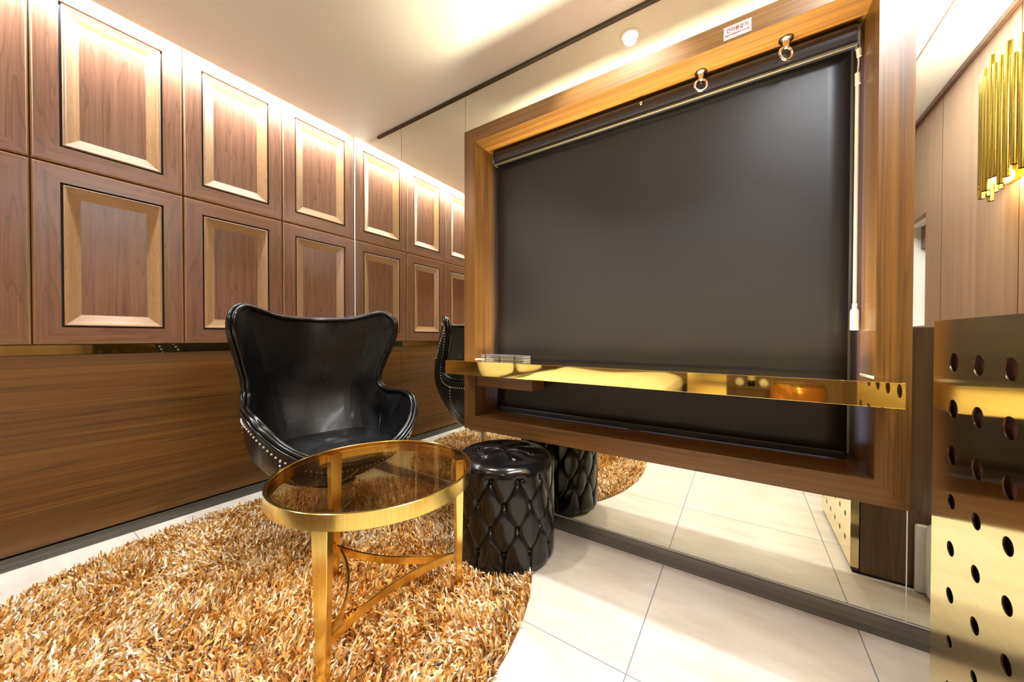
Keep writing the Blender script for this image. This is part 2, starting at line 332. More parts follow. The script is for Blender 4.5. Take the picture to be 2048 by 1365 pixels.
# ------------------------------------------------------------------ walnut wall panels
def sweep_rect(bm, prof, w, h, place, mat_of):
    """profile (inset, depth) carried round a w x h rectangle with mitred corners"""
    loops = []
    for ins, d in prof:
        loops.append([bm.verts.new(place(u, v, d)) for u, v in ((ins, ins), (w-ins, ins), (w-ins, h-ins), (ins, h-ins))])
    for i in range(len(prof)-1):
        for s in range(4):
            f = bm.faces.new((loops[i][s], loops[i][(s+1) % 4], loops[i+1][(s+1) % 4], loops[i+1][s])); f.material_index = mat_of(s, i)
    return loops
def make_panel(w, h):
    root = empty('wall_panel', (0, 0, 0)); pl = lambda u, v, d: (d, u, v)
    bm = bmesh.new(); sweep_rect(bm, [(0, -.020), (0, -.007), (.0065, 0), (.0755, 0), (.0755, -.013), (.0835, -.013)], w, h, pl, lambda s, i: 2 if i == 4 else (3 if i <= 1 else (0 if s % 2 else 1)))
    obj('panel_frame', bm, [M['panel_z'], M['panel_y'], M['black'], M['mould_z']], root)
    bm = bmesh.new(); sweep_rect(bm, [(.0836, -.0129), (.0836, -.002), (.0865, .0005), (.0925, -.001), (.096, -.0035), (.134, -.0205)], w, h, pl, lambda s, i: 0 if s % 2 else 1)
    tag(obj('moulding', bm, [M['mould_z'], M['mould_y']], root), 'honey coloured sloping moulding')
    bm = bmesh.new(); bm.faces.new([bm.verts.new((-.0205, u, v)) for u, v in ((.134, .134), (w-.134, .134), (w-.134, h-.134), (.134, h-.134))])
    obj('centre_panel', bm, M['panel_z'], root)
    return root
G = .0045; PIT = .486; J0 = -.5086
HT = .796
col_names = ['corner column beside the mirror', 'second column from the mirror', 'third column from the mirror', 'fourth column from the mirror, cut by the photo edge']
protoA = make_panel(PIT-G, HT-G); protoC = make_panel(-J0-G/2-.001, HT-G)
usedA = usedC = False
for k in range(6):
    for row in range(2):
        if k == 0: o = protoC if not usedC else copy_tree(protoC); usedC = True; y = J0+G/2
        else: o = protoA if not usedA else copy_tree(protoA); usedA = True; y = J0-k*PIT+G/2
        o.location = (0, y, (ZB if row == 0 else ZM)+G/2)
        rn = 'lower' if row == 0 else 'upper'
        if k < 4:
            extra = {(0, 0): 'lower walnut panel in the corner by the mirror, behind the chair', (0, 1): 'upper walnut panel in the corner by the mirror', (1, 0): 'lower walnut panel left of the chair back, second from the mirror', (1, 1): 'upper walnut panel second from the mirror', (2, 0): 'lower walnut panel third from the mirror, whole in view', (2, 1): 'upper walnut panel third from the mirror, lit from the cove', (3, 0): 'lower walnut panel cut by the left photo edge', (3, 1): 'upper walnut panel cut by the left photo edge'}[(k, row)]
            tag(o, extra, 'wall panel', 'walnut wall panels')
        else: tag(o, f'{rn} walnut panel beyond the left photo edge', 'wall panel', f'{rn} walnut wall panels outside the photo')

# ------------------------------------------------------------------ wood window casing, window
FL, FR, FB, FT, FD = 1.3136, 2.9016, .4967, 2.0249, .2212
win = empty('window_1', (FL, 0, FB), 'deep brown wood window casing on the mirror wall', 'window', kind='structure')
pw = lambda u, v, d: (u, d, v)
prof = [(0, -.001), (0, -FD), (.0705, -FD), (.078, -.058), (.078, .13)]
fw, fh = FR-FL, FT-FB
for s in range(4):
    bm = bmesh.new(); loops = []
    for ins, d in prof:
        loops.append([bm.verts.new(pw(u, v, d)) for u, v in ((ins, ins), (fw-ins, ins), (fw-ins, fh-ins), (ins, fh-ins))])
    for i in range(len(prof)-1): bm.faces.new((loops[i][s], loops[i][(s+1) % 4], loops[i+1][(s+1) % 4], loops[i+1][s]))
    bmesh.ops.delete(bm, geom=[v for v in bm.verts if not v.link_faces], context='VERTS')
    obj('casing_board', bm, M['case_z'] if s % 2 else M['case_x'], win)
bm = bmesh.new(); box(bm, (.079, .02, .079), (fw-.079, .07, .115)); box(bm, (.079, .02, fh-.115), (fw-.079, .07, fh-.079)); box(bm, (.079, .02, .116), (.115, .07, fh-.116)); box(bm, (fw-.115, .02, .116), (fw-.079, .07, fh-.116)); box(bm, (fw/2-.02, .02, .116), (fw/2+.02, .07, fh-.116))
obj('sash', bm, M['alu'], win)
Box('pane', (.116, .042, .117), (fw-.116, .048, fh-.117), M['pane'], win)

# ------------------------------------------------------------------ roller blind
BZ1 = 1.905
bl = empty('roller_blind', (1.425, -.075, BZ1), 'charcoal roller blind drawn down inside the wood casing', 'blind')
bx0, bx1 = 1.424-1.425, 2.808-1.425
bm = bmesh.new()
sec = [(-.028, .038), (-.040, .030), (-.044, .012), (-.042, -.010), (-.034, -.024), (-.020, -.028), (0, -.024), (.016, -.008), (.018, .038)]
ra = [bm.verts.new((bx0, y, z)) for y, z in sec]; rb = [bm.verts.new((bx1, y, z)) for y, z in sec]
for i in range(len(sec)): bm.faces.new((ra[i], ra[(i+1) % len(sec)], rb[(i+1) % len(sec)], rb[i]))
bm.faces.new(ra); bm.faces.new(rb)
obj('headrail', bm, plain('black blind headrail', (.018, .016, .019), .35), bl, True, angle=50)
bm = bmesh.new(); tube(bm, [(bx0, -.033, -.029), (bx1, -.033, -.029)], .006, 10); obj('bronze_strip', bm, plain('bronze blind strip', (.055, .048, .026), .5, .2), bl, True, angle=50)
for xx, sgn in ((bx0, -1), (bx1, 1)):
    bm = bmesh.new(); lathe(bm, [(.001, 0), (.034, 0), (.036, .003), (.034, .007), (.001, .008)], 24, axis='X'); 
    c = obj('end_cap', bm, plain('grey blind cap', (.10, .10, .13), .2, .3), bl, True, loc=(xx-(.008 if sgn < 0 else 0)+(0 if sgn < 0 else .0), -.012, .004), angle=40)
bm = bmesh.new(); nx, nz = 24, 30; g = []
for j in range(nz+1):
    z = -.02-(1.315-.02)*j/nz
    g.append([bm.verts.new((bx0+.004+(bx1-bx0-.012)*i/nx, -.004+.0016*math.sin(i*.9+j*.2), z)) for i in range(nx+1)])
for j in range(nz):
    for i in range(nx): bm.faces.new((g[j][i], g[j][i+1], g[j+1][i+1], g[j+1][i]))
fab = obj('blind_fabric', bm, M['blind'], bl, True)
md = fab.modifiers.new('thickness', 'SOLIDIFY'); md.thickness = .0012
Box('bottom_bar', (bx0+.006, -.010, -1.327), (bx1-.012, .004, -1.302), plain('black bottom bar', (.016, .015, .018), .3), bl, .004)
bm = bmesh.new(); lathe(bm, [(.001, 0), (.006, .0), (.0072, -.002), (.004, -.0035), (.0008, -.0035)], 16, axis='Y'); obj('screw', bm, M['chrome'], bl, True, loc=(2.168-1.425, -.0435, .016))
wand = None
bm = bmesh.new(); tube(bm, [(0, 0, -.145), (0, 0, -.83)], .0048, 12); wand = obj('wand', bm, M['beige_plastic'], bl, True, loc=(2.8115-1.425, -.024, 0), angle=40); tag(wand, 'ivory tilt wand')
bm = bmesh.new(); tube(bm, [(0, 0, -.83), (0, 0, -.845)], .0066, 12); lathe(bm, [(.0066, -.845), (.0105, -.853), (.0108, -.856), (.0108, -.912), (.009, -.9135)], 8); obj('wand_handle', bm, M['white_plastic'], wand, True, angle=30)
bm = bmesh.new(); tube(bm, [(0, 0, -.115), (.001, 0, -.15)], [.0062, .0068], 10); tube(bm, [(.0012, -.001, -.060), (.002, -.002, -.085), (.0, 0, -.125)], .002, 8); tube(bm, [(.002, -.001, -.042), (.003, -.001, -.066)], [.0065, .0055], 8); obj('wand_hook', bm, M['beige_plastic'], wand, True, angle=40)
bm = bmesh.new(); box(bm, (.003, -.006, -.042), (.0045, .004, -.012)); obj('wand_bracket', bm, M['grey_plastic'], wand)

# ------------------------------------------------------------------ gold shelf
SX0, SX1, SYF, SZ1, SZ0 = 1.302, 2.856, -.35, .8555, .7905
sh = empty('gold_shelf', (SX0, -.2, SZ0), 'mirror gold shelf across the wood window casing', 'shelf')
T = lambda p: (p[0]-SX0, p[1]+.2, p[2]-SZ0)
bm = bmesh.new()
# T-shaped plan: wide nose before the casing, tongue into the recess
plan = [(SX0, SYF), (SX1, SYF), (SX1, -.2222), (2.8255, -.2222), (2.8225, -.0935), (1.3925, -.0935), (1.3895, -.2222), (SX0, -.2222)]
top = [bm.verts.new(T((x, y, SZ1))) for x, y in plan]; bot = [bm.verts.new(T((x, y, SZ0))) for x, y in plan]
bm.faces.new(top); bm.faces.new(bot[::-1])
for i in range(8): bm.faces.new((top[i], top[(i+1) % 8], bot[(i+1) % 8], bot[i]))
bmesh.ops.bevel(bm, geom=[e for e in bm.edges], offset=.0012, segments=2, profile=.5, affect='EDGES')
obj('shelf_board', bm, M['gold_mirror'], sh)
bm = bmesh.new(); box(bm, T((1.3925, -.216, .7195)), T((1.716, -.10, SZ0-.0005))); tag(obj('support_box', bm, M['case_x'], sh), 'brown wood box under the shelf')
for a, b in (((1.3885, -.2235, SZ1+.0015), (1.3925, -.115, SZ1+.0015)), ((2.8265, -.2235, SZ1+.0015), (2.8225, -.115, SZ1+.0015))):
    bm = bmesh.new(); tube(bm, [T(a), T(b)], .0022, 8); obj('sealant_bead', bm, M['seal'], sh, True)
# two added lamps stand in for downlight bounced off the polished shelf top
sl = area_light('added_shelf_bounce', (2.107-SX0, -.160+.2, SZ1-SZ0+.002), (PI, 0, 0), 1.4, .12, 12, (1, .84, .52), math.radians(60)); sl.parent = sh
sl = area_light('added_shelf_bounce', (2.08-SX0, -.285+.2, SZ1-SZ0+.002), (PI, 0, 0), 1.5, .12, 1.9, (1, .88, .62), math.radians(50)); sl.parent = sh
# flat grey metal case lying on the shelf
dv = empty('metal_case', (1.545, -.185, SZ1), 'flat grey metal case with screws lying on the gold shelf', 'metal case', rz=math.radians(-7))
for z0 in (.0012, .0137):
    bm = bmesh.new(); box(bm, (-.128, -.04, z0), (.128, .04, z0+.0115), .0025, 2); pl_ = obj('case_half', bm, plain('dull grey alloy', (.20, .19, .19), .42, .6), dv)
    for xs in (-.095, 0, .095):
        bm = bmesh.new(); lathe(bm, [(.0005, 0), (.0042, 0), (.0042, -.0015), (.0005, -.0015)], 12, c=(xs, -.0402, z0+.006), axis='Y'); obj('screw', bm, M['black_plastic'], pl_)
for xs in (-.10, -.02, .075):
    bm = bmesh.new(); lathe(bm, [(.008, 0), (.008, .003), (.004, .0042)], 12, c=(xs, 0, .0252)); obj('stud', bm, M['chrome'], dv, True, angle=40)

# ------------------------------------------------------------------ ring bolts and sign on the casing
def ring_bolt(x, y, label, tilt):
    r = empty('ring_bolt', (x, y, FT-.0705-.0035), label, 'ring bolt', 'ring bolts under the casing top')
    bm = bmesh.new(); lathe(bm, [(.0005, -.0005), (.019, -.0005), (.0205, -.003), (.0185, -.006), (.010, -.009), (.0085, -.018), (.0085, -.030), (.005, -.033), (.0005, -.034)], 28); obj('flange', bm, M['chrome'], r, True, angle=45)
    bm = bmesh.new(); a = math.radians(tilt); pts = [(.0205*math.cos(t)*math.cos(a), .0205*math.cos(t)*math.sin(a), -.0475+.0205*math.sin(t)) for t in np.linspace(0, 2*PI, 33)[:-1]]; tube(bm, pts, .0045, 12, closed=True); obj('ring', bm, M['chrome'], r, True)
    return r
ring_bolt(2.384, -.128, 'left of two nickel ring bolts under the casing top', 20)
ring_bolt(2.632, -.138, 'right of two nickel ring bolts under the casing top, below the sign', 35)
sg = empty('sign', (2.4975, -FD, 1.985), 'small white sign with red lettering on the casing top', 'sign')
Box('sign_plate', (-.0385, -.0018, -.0205), (.0385, -.0002, .0205), plain('white sign plastic', (.58, .55, .52), .6), sg)
red = plain('dark red lettering', (.17, .003, .003), .7, spec=.1); red2 = plain('light red lettering', (.34, .015, .015), .7, spec=.1)
def text_mesh(name, s, size, loc, m, parent, sx=1, sp=1):
    cu = bpy.data.curves.new(name, 'FONT'); cu.body = s; cu.size = size; cu.align_x = 'CENTER'; cu.align_y = 'CENTER'; cu.extrude = .0002; cu.offset = size*.018; cu.space_character = sp; cu.resolution_u = 3
    o = bpy.data.objects.new(name, cu); COL.objects.link(o); bpy.context.view_layer.update()
    me = bpy.data.meshes.new_from_object(o.evaluated_get(bpy.context.evaluated_depsgraph_get())); bpy.data.objects.remove(o)
    q = link(name, me, parent, (m,)); me.transform(Matrix.Translation(loc) @ Matrix.Rotation(PI/2, 4, 'X') @ Matrix.Diagonal((sx, 1, 1, 1))); return q
text_mesh('lettering', '간이완강기', .0155, (0, -.0021, .0050), red, sg, .86, 1.0)
text_mesh('lettering', 'SIMPLE DESCENDING LIFE LINE', .0062, (0, -.0021, -.0098), red2, sg, .78)
bm = bmesh.new()
for a, b in (((-.0355, -.0022, .0172), (.0355, -.0019, .0177)), ((-.0355, -.0022, -.0177), (.0355, -.0019, -.0172)), ((-.0355, -.0022, -.0172), (-.035, -.0019, .0172)), ((.035, -.0022, -.0172), (.0355, -.0019, .0172))): box(bm, a, b)
obj('border_line', bm, red2, sg)

# ------------------------------------------------------------------ egg chair
def make_chair():
    root = empty('egg_armchair', (.778, -.623, 0), 'black leather egg armchair with nail trim facing away from the panelled wall', 'armchair', rz=-.18)
    # half rim, then points down the shell (middle, low); chair faces +x
    keys = [((-.305, 0, 1.063), (-.345, 0, .66), (-.23, 0, .345)),
            ((-.232, .18, 1.072), (-.338, .150, .66), (-.20, .12, .345)),
            ((-.160, .330, 1.112), (-.318, .215, .66), (-.175, .17, .345)),
            ((-.095, .392, 1.070), (-.306, .236, .655), (-.15, .20, .345)),
            ((-.085, .398, .985), (-.290, .256, .64), (-.125, .22, .345)),
            ((-.120, .368, .870), (-.265, .273, .61), (-.10, .235, .342)),
            ((-.160, .340, .760), (-.225, .292, .57), (-.07, .245, .34)),
            ((-.158, .338, .690), (-.165, .318, .53), (-.045, .25, .335)),
            ((-.080, .352, .652), (-.085, .336, .49), (-.01, .25, .33)),
            ((.040, .374, .652), (.030, .350, .47), (.03, .245, .325)),
            ((.150, .372, .636), (.115, .345, .455), (.075, .235, .32)),
            ((.232, .345, .590), (.185, .322, .44), (.115, .215, .315)),
            ((.290, .285, .520), (.240, .275, .42), (.145, .18, .31)),
            ((.325, .190, .455), (.275, .19, .395), (.165, .12, .305)),
            ((.345, .09, .425), (.298, .095, .375), (.175, .06, .302)),
            ((.350, 0, .418), (.305, 0, .37), (.18, 0, .30))]
    full = keys+[tuple((p[0], -p[1], p[2]) for p in k) for k in keys[-2:0:-1]]
    cur = [catmull([k[i] for k in full], 6, True) for i in range(3)]
    n = len(cur[0]); bottom = np.array((.0, 0, .235))
    grid = []
    for i in range(n):
        a, m_, l_ = cur[0][i], cur[1][i], cur[2][i]
        b0 = bottom+(l_-bottom)*.35*np.array((1, 1, .25))
        grid.append(catmull([a, m_, l_, b0, bottom+(b0-bottom)*.02], 9))
    grid = np.array(grid); ns = grid.shape[1]
    def shell_mesh(G_, name, mat, par):
        me = bpy.data.meshes.new(name); v = G_.reshape(-1, 3); ns_ = G_.shape[1]
        f = [(i*ns_+j, ((i+1) % n)*ns_+j, ((i+1) % n)*ns_+j+1, i*ns_+j+1) for i in range(n) for j in range(ns_-1)]
        f.append([i*ns_+ns_-1 for i in range(n)])
        me.from_pydata(v.tolist(), [], f); return link(name, me, par, (mat,), True)
    # surface normals for offsetting
    du = np.roll(grid, -1, 0)-np.roll(grid, 1, 0); dv_ = np.gradient(grid, axis=1)
    nr = np.cross(du, dv_); nr /= np.linalg.norm(nr, axis=2, keepdims=True)+1e-9
    cen = np.array((.02, 0, .62)); 
    if ((grid-cen)*nr).sum() < 0: nr = -nr
    shell = shell_mesh(grid, 'shell', M['leather'], root)
    # padded inner skin, thickest a little below the rim
    j = np.arange(ns); th = .018+.030*np.clip(j/7, 0, 1)
    inner = grid-nr*th[None, :, None]
    inner[:, 0] = grid[:, 0]-nr[:, 0]*.016
    inn = inner[:, :ns-12]
    me = bpy.data.meshes.new('inner_padding'); ns_ = inn.shape[1]; v = inn.reshape(-1, 3)
    f = [(i*ns_+q, ((i+1) % n)*ns_+q, ((i+1) % n)*ns_+q+1, i*ns_+q+1) for i in range(n) for q in range(ns_-1)]; f.append([i*ns_+ns_-1 for i in range(n)])
    me.from_pydata(v.tolist(), [], f); ip = link('inner_padding', me, root, (M['leather'],), True)
    for o in (shell, ip):
        s = o.modifiers.new('smooth', 'SMOOTH'); s.factor = .5; s.iterations = 4
    # rolled welts along the rim
    up = np.zeros_like(grid[:, 0]); t_out = nr[:, 0]; dn = grid[:, 1]-grid[:, 0]; dn /= np.linalg.norm(dn, axis=1, keepdims=True)
    for off_n, off_d, r in ((-.024, -.003, .011), (-.006, -.009, .0085), (.004, .004, .0065)):
        bm = bmesh.new(); tube(bm, (grid[:, 0]+t_out*off_n+dn*off_d).tolist(), r, 10, closed=True); obj('rim_welt', bm, M['leather_o'], root, True)
    # nail heads: a row under the rim, two rows down the side seams and a belt round the bowl
    studs = []
    def row(pts, nrm, step):
        d = np.r_[0, np.cumsum(np.linalg.norm(np.diff(pts, axis=0), axis=1))]
        for s in np.arange(0, d[-1], step):
            studs.append(([np.interp(s, d, pts[:, k]) for k in range(3)], [np.interp(s, d, nrm[:, k]) for k in range(3)]))
    def at_dist(i, dist):
        d = np.r_[0, np.cumsum(np.linalg.norm(np.diff(grid[i], axis=0), axis=1))]
        return [np.interp(dist, d, grid[i, :, k]) for k in range(3)], [np.interp(dist, d, nr[i, :, k]) for k in range(3)]
    a = [at_dist(i % n, .045) for i in range(n+1)]; row(np.array([q[0] for q in a]), np.array([q[1] for q in a]), .0205)
    for key in (3, 8, 12, 15, n//6-3, n//6-8, n//6-12):
        i = (key*6) % n; a = [at_dist(i, q) for q in np.linspace(.05, .34, 30)]; row(np.array([q[0] for q in a]), np.array([q[1] for q in a]), .0225)
    jb = 20; row(np.vstack([grid[:, jb], grid[:1, jb]]), np.vstack([nr[:, jb], nr[:1, jb]]), .024)
    bm = bmesh.new()
    for p, q in studs:
        q = Vector(q).normalized(); bmesh.ops.create_icosphere(bm, subdivisions=1, radius=.0052, matrix=Matrix.Translation(Vector(p)+q*.0012))
    tag(obj('nail_trim', bm, M['stud'], root, True), 'rows of bright nail heads')
    # arm panel seam inside
    for sgn in (1, -1):
        i = (8*6) % n if sgn > 0 else n-8*6
        bm = bmesh.new(); tube(bm, (inner[i, 0:18]-nr[i, 0:18]*.0015).tolist(), .004, 8); obj('arm_seam', bm, M['leather_o'], root, True)
    # seat cushion
    bm = bmesh.new(); pr = []
    for t in np.linspace(0, 2*PI, 49)[:-1]:
        c, s = math.cos(t), math.sin(t); e = .62
        pr.append((.055+.255*math.copysign(abs(c)**e, c)*(1 if c > 0 else .93), .262*math.copysign(abs(s)**e, s)))
    prof_ = [(.90, -.05), (.985, -.035), (1.0, -.012), (.985, .010), (.93, .021), (.6, .030), (.2, .034), (.01, .034)]
    rings = [[bm.verts.new((.055+(x-.055)*k, y*k, .415+z-.03*(x-.3))) for x, y in pr] for k, z in prof_]
    for p in range(len(rings)-1):
        for q in range(48): bm.faces.new((rings[p][q], rings[p][(q+1) % 48], rings[p+1][(q+1) % 48], rings[p+1][q]))
    bm.faces.new(rings[0][::-1]); bm.faces.new(rings[-1]); cu = obj('seat_cushion', bm, M['leather_dark'], root, True)
    bm = bmesh.new(); tube(bm, [((.055+(x-.055)*.985), y*.985, .425-.03*(x-.3)) for x, y in pr], .0055, 8, closed=True); obj('cushion_welt', bm, M['leather_o'], cu, True)
    for sgn in (1, -1):
        bm = bmesh.new(); sphere(bm, (.275, sgn*.225, .432), .016, (1, 1.2, .7)); sphere(bm, (.262, sgn*.248, .434), .012, (1, 1, .8)); obj('corner_knot', bm, M['leather_o'], cu, True)
    # pedestal
    bm = bmesh.new(); lathe(bm, [(.11, .245), (.11, .232), (.03, .225), (.026, .10), (.032, .06), (.045, .045), (.045, .03)], 24); obj('swivel_column', bm, M['chrome'], root, True, angle=40)
    for k in range(4):
        bm = bmesh.new(); a = k*PI/2+PI/4; tube(bm, [(.04*math.cos(a), .04*math.sin(a), .045), (.18*math.cos(a), .18*math.sin(a), .035), (.31*math.cos(a), .31*math.sin(a), .020)], [.018, .015, .011], 10); obj('base_foot', bm, M['chrome'], root, True, angle=50)
    return root
make_chair()

# ------------------------------------------------------------------ tufted ottoman
def make_ottoman():
    OX, OY, R, HH = 1.613, -.285, .226, .452
    root = empty('ottoman', (OX, OY, 0), 'round black leather ottoman with diamond buttoning beside the gold table', 'ottoman')
    NT, NC = 600, 12
    # profile from floor up the side, over the shoulder, to the middle
    prof = [(R*.93, .012), (R*.985, .02), (R, .035)]
    zs = np.linspace(.045, HH-.055, 160); prof += [(R*(1+.012*math.sin(PI*(z-.04)/(HH-.09))), z) for z in zs]
    for a in np.linspace(0, PI/2, 34)[1:]: prof.append((R-.05+.05*math.cos(a), HH-.055+.05*math.sin(a)+.0))
    for r in np.linspace(R-.05, .001, 80)[1:]: prof.append((r, HH-.005+.016*(1-(r/(R-.05))**2)))
    prof = np.array(prof); S = np.r_[0, np.cumsum(np.linalg.norm(np.diff(prof, axis=0), axis=1))]
    th = np.linspace(0, 2*PI, NT, endpoint=False)
    P = np.stack([prof[:, 0][:, None]*np.cos(th), prof[:, 0][:, None]*np.sin(th), np.repeat(prof[:, 1][:, None], NT, 1)], -1)
    dS = np.gradient(prof, axis=0); nrm2 = np.stack([dS[:, 1], -dS[:, 0]], -1); nrm2 /= np.linalg.norm(nrm2, axis=1, keepdims=True)
    Nn = np.stack([nrm2[:, 0][:, None]*np.cos(th), nrm2[:, 0][:, None]*np.sin(th), np.repeat(nrm2[:, 1][:, None], NT, 1)], -1)
    rows = [.095, .195, .293, .388]; ph0 = .06
    btn = []
    def surf(z, a): return np.array((R*math.cos(a), R*math.sin(a), z))
    rowpts = []
    for k, z in enumerate(rows):
        rowpts.append([surf(z, ph0+(2*PI/NC)*(i+.5*(k % 2))) for i in range(NC)]); btn += rowpts[-1]
    ztop = HH+.006
    ring = [np.array((.125*math.cos(a), .125*math.sin(a), ztop)) for a in [ph0+2*PI/6*(i+.25) for i in range(6)]]; cen = np.array((0, 0, HH+.011)); btn += ring+[cen]
    lines = []
    for k in range(3):
        for i in range(NC):
            a = rowpts[k][i]; sh_ = (i if k % 2 == 0 else i+1)
            for q in ((sh_-1) % NC, sh_ % NC):
                b = rowpts[k+1][q]; lines.append((a, b))
    for i in range(NC):  # bottom pleats and top folds
        a = rowpts[0][i]; lines.append((a, a*np.array((1, 1, 0))+np.array((0, 0, .02))))
        a = rowpts[3][i]; best = sorted(range(6), key=lambda q: np.linalg.norm(ring[q]-a))[:1 if i % 2 else 2]
        for q in best: lines.append((a, ring[q]))
    for i in range(6): lines.append((ring[i], cen)); 
    disp = np.zeros(P.shape[:2])
    cre = np.full(P.shape[:2], 9.)
    for a, b in lines:
        # curved segments: measure to points pushed onto the round surface
        seg = []
        for t in np.linspace(0, 1, 26):
            p = a+(b-a)*t; r = math.hypot(p[0], p[1])
            if p[2] < HH-.05 and r > .05: p = np.array((p[0]/r*R, p[1]/r*R, p[2]))
            elif p[2] >= HH-.06 and r > R-.06:
                pass
            seg.append(p)
        seg = np.array(seg)
        lo, hi = seg.min(0)-.03, seg.max(0)+.03
        m_ = np.all((P > lo) & (P < hi), -1)
        if not m_.any(): continue
        Q = P[m_]; d = np.full(len(Q), 9.)
        for s in range(len(seg)-1):
            u = seg[s+1]-seg[s]; t = np.clip(((Q-seg[s])@u)/(u@u+1e-12), 0, 1); d = np.minimum(d, np.linalg.norm(Q-(seg[s]+t[:, None]*u), axis=1))
        cre[m_] = np.minimum(cre[m_], d)
    disp -= .0065*np.exp(-(cre/.0036)**2)+.0080*np.exp(-cre/.011)
    bd = np.full(P.shape[:2], 9.)
    for b in btn: bd = np.minimum(bd, np.linalg.norm(P-b, axis=-1))
    disp -= .006*np.exp(-(bd/.013)**2)+.011*np.exp(-bd/.022)
    # radiating puckers round the buttons
    P2 = P+Nn*disp[..., None]
    me = bpy.data.meshes.new('cover'); v = P2.reshape(-1, 3); k = len(prof)
    f = [(i*NT+j, i*NT+(j+1) % NT, (i+1)*NT+(j+1) % NT, (i+1)*NT+j) for i in range(k-1) for j in range(NT)]; f += [list(range(NT))[::-1], [(k-1)*NT+j for j in range(NT)]]
    me.from_pydata(v.tolist(), [], f); link('cover', me, root, (M['leather_o'],), True)
    for b in btn:
        r = math.hypot(b[0], b[1]); nrm = Vector((b[0]/r, b[1]/r, 0)) if b[2] < HH-.01 else Vector((0, 0, 1))
        bm = bmesh.new(); bmesh.ops.create_uvsphere(bm, u_segments=14, v_segments=8, radius=.0085, matrix=Matrix.Translation(Vector(b)-nrm*.0215) @ nrm.to_track_quat('Z', 'Y').to_matrix().to_4x4() @ Matrix.Diagonal((1, 1, .55, 1)))
        obj('button', bm, M['leather_o'], root, True)
    return root
make_ottoman()

# ------------------------------------------------------------------ round gold table with bronze glass
TC = (1.471, -.856); TZ, TR = .52, .321
LEGS = [math.radians(a) for a in (57.5, 177, -63)]
def make_table():
    root = empty('coffee_table', (TC[0], TC[1], 0), 'round gold table with bronze glass top and three tapered legs', 'table')
    bm = bmesh.new(); n = 96; sec = [(TR, TZ-.044), (TR, TZ-.0012), (TR-.0012, TZ), (TR-.0085, TZ), (TR-.0095, TZ-.001), (TR-.0095, TZ-.010), (TR-.016, TZ-.0105), (TR-.016, TZ-.044)]
    rg = [[bm.verts.new((r*math.cos(2*PI*j/n), r*math.sin(2*PI*j/n), z)) for j in range(n)] for r, z in sec]
    for i in range(len(sec)):
        for j in range(n): bm.faces.new((rg[i][j], rg[i][(j+1) % n], rg[(i+1) % len(sec)][(j+1) % n], rg[(i+1) % len(sec)][j]))
    obj('rim_band', bm, M['gold'], root, True, angle=35)
    bm = bmesh.new(); lathe(bm, [(TR-.0100, TZ-.0099), (TR-.0100, TZ-.0025), (TR-.0112, TZ-.0015)], 96); gl = obj('glass_top', bm, M['bronze_glass'], root); tag(gl, 'bronze tinted glass')
    for a in LEGS:
        c, s = math.cos(a), math.sin(a); bm = bmesh.new(); rw = TR-.026
        for z0, z1, h0, h1 in ((.006, TZ-.0105, .0125, .0235),):
            vs_ = []
            for z, hh in ((z0, h0), (z1, h1)):
                ro = rw-(.0235-hh)*.2
                vs_.append([bm.verts.new((c*(ro+ox*hh)-s*oy*hh, s*(ro+ox*hh)+c*oy*hh, z)) for ox, oy in ((-1, -1), (.35, -1), (.35, 1), (-1, 1))])
            for j in range(4): bm.faces.new((vs_[0][j], vs_[0][(j+1) % 4], vs_[1][(j+1) % 4], vs_[1][j]))
            bm.faces.new(vs_[0][::-1]); bm.faces.new(vs_[1])
        bmesh.ops.bevel(bm, geom=list(bm.edges), offset=.001, segments=1, affect='EDGES')
        obj('leg', bm, M['gold'], root)
    zc = .142
    for i in range(3):
        a, b = LEGS[i], LEGS[(i+1) % 3]; r0 = TR-.052
        p0 = np.array((r0*math.cos(a), r0*math.sin(a))); p1 = np.array((r0*math.cos(b), r0*math.sin(b)))
        pm = (p0+p1)/2; pm = pm*(.33)
        # inward arc as a quadratic, flat bar on edge
        pts = [((1-t)**2*p0+2*t*(1-t)*pm+t*t*p1) for t in np.linspace(0, 1, 33)]
        bm = bmesh.new(); rows = []
        for q in range(33):
            tn = pts[min(q+1, 32)]-pts[max(q-1, 0)]; tn /= np.linalg.norm(tn); nn = np.array((-tn[1], tn[0]))*.0035
            rows.append([bm.verts.new((*(pts[q]+nn), zc-.013)), bm.verts.new((*(pts[q]-nn), zc-.013)), bm.verts.new((*(pts[q]-nn), zc+.013)), bm.verts.new((*(pts[q]+nn), zc+.013))])
        for q in range(32):
            for j in range(4): bm.faces.new((rows[q][j], rows[q][(j+1) % 4], rows[q+1][(j+1) % 4], rows[q+1][j]))
        bm.faces.new(rows[0]); bm.faces.new(rows[-1][::-1]); obj('stretcher', bm, M['gold'], root, True, angle=35)
    return root
make_table()

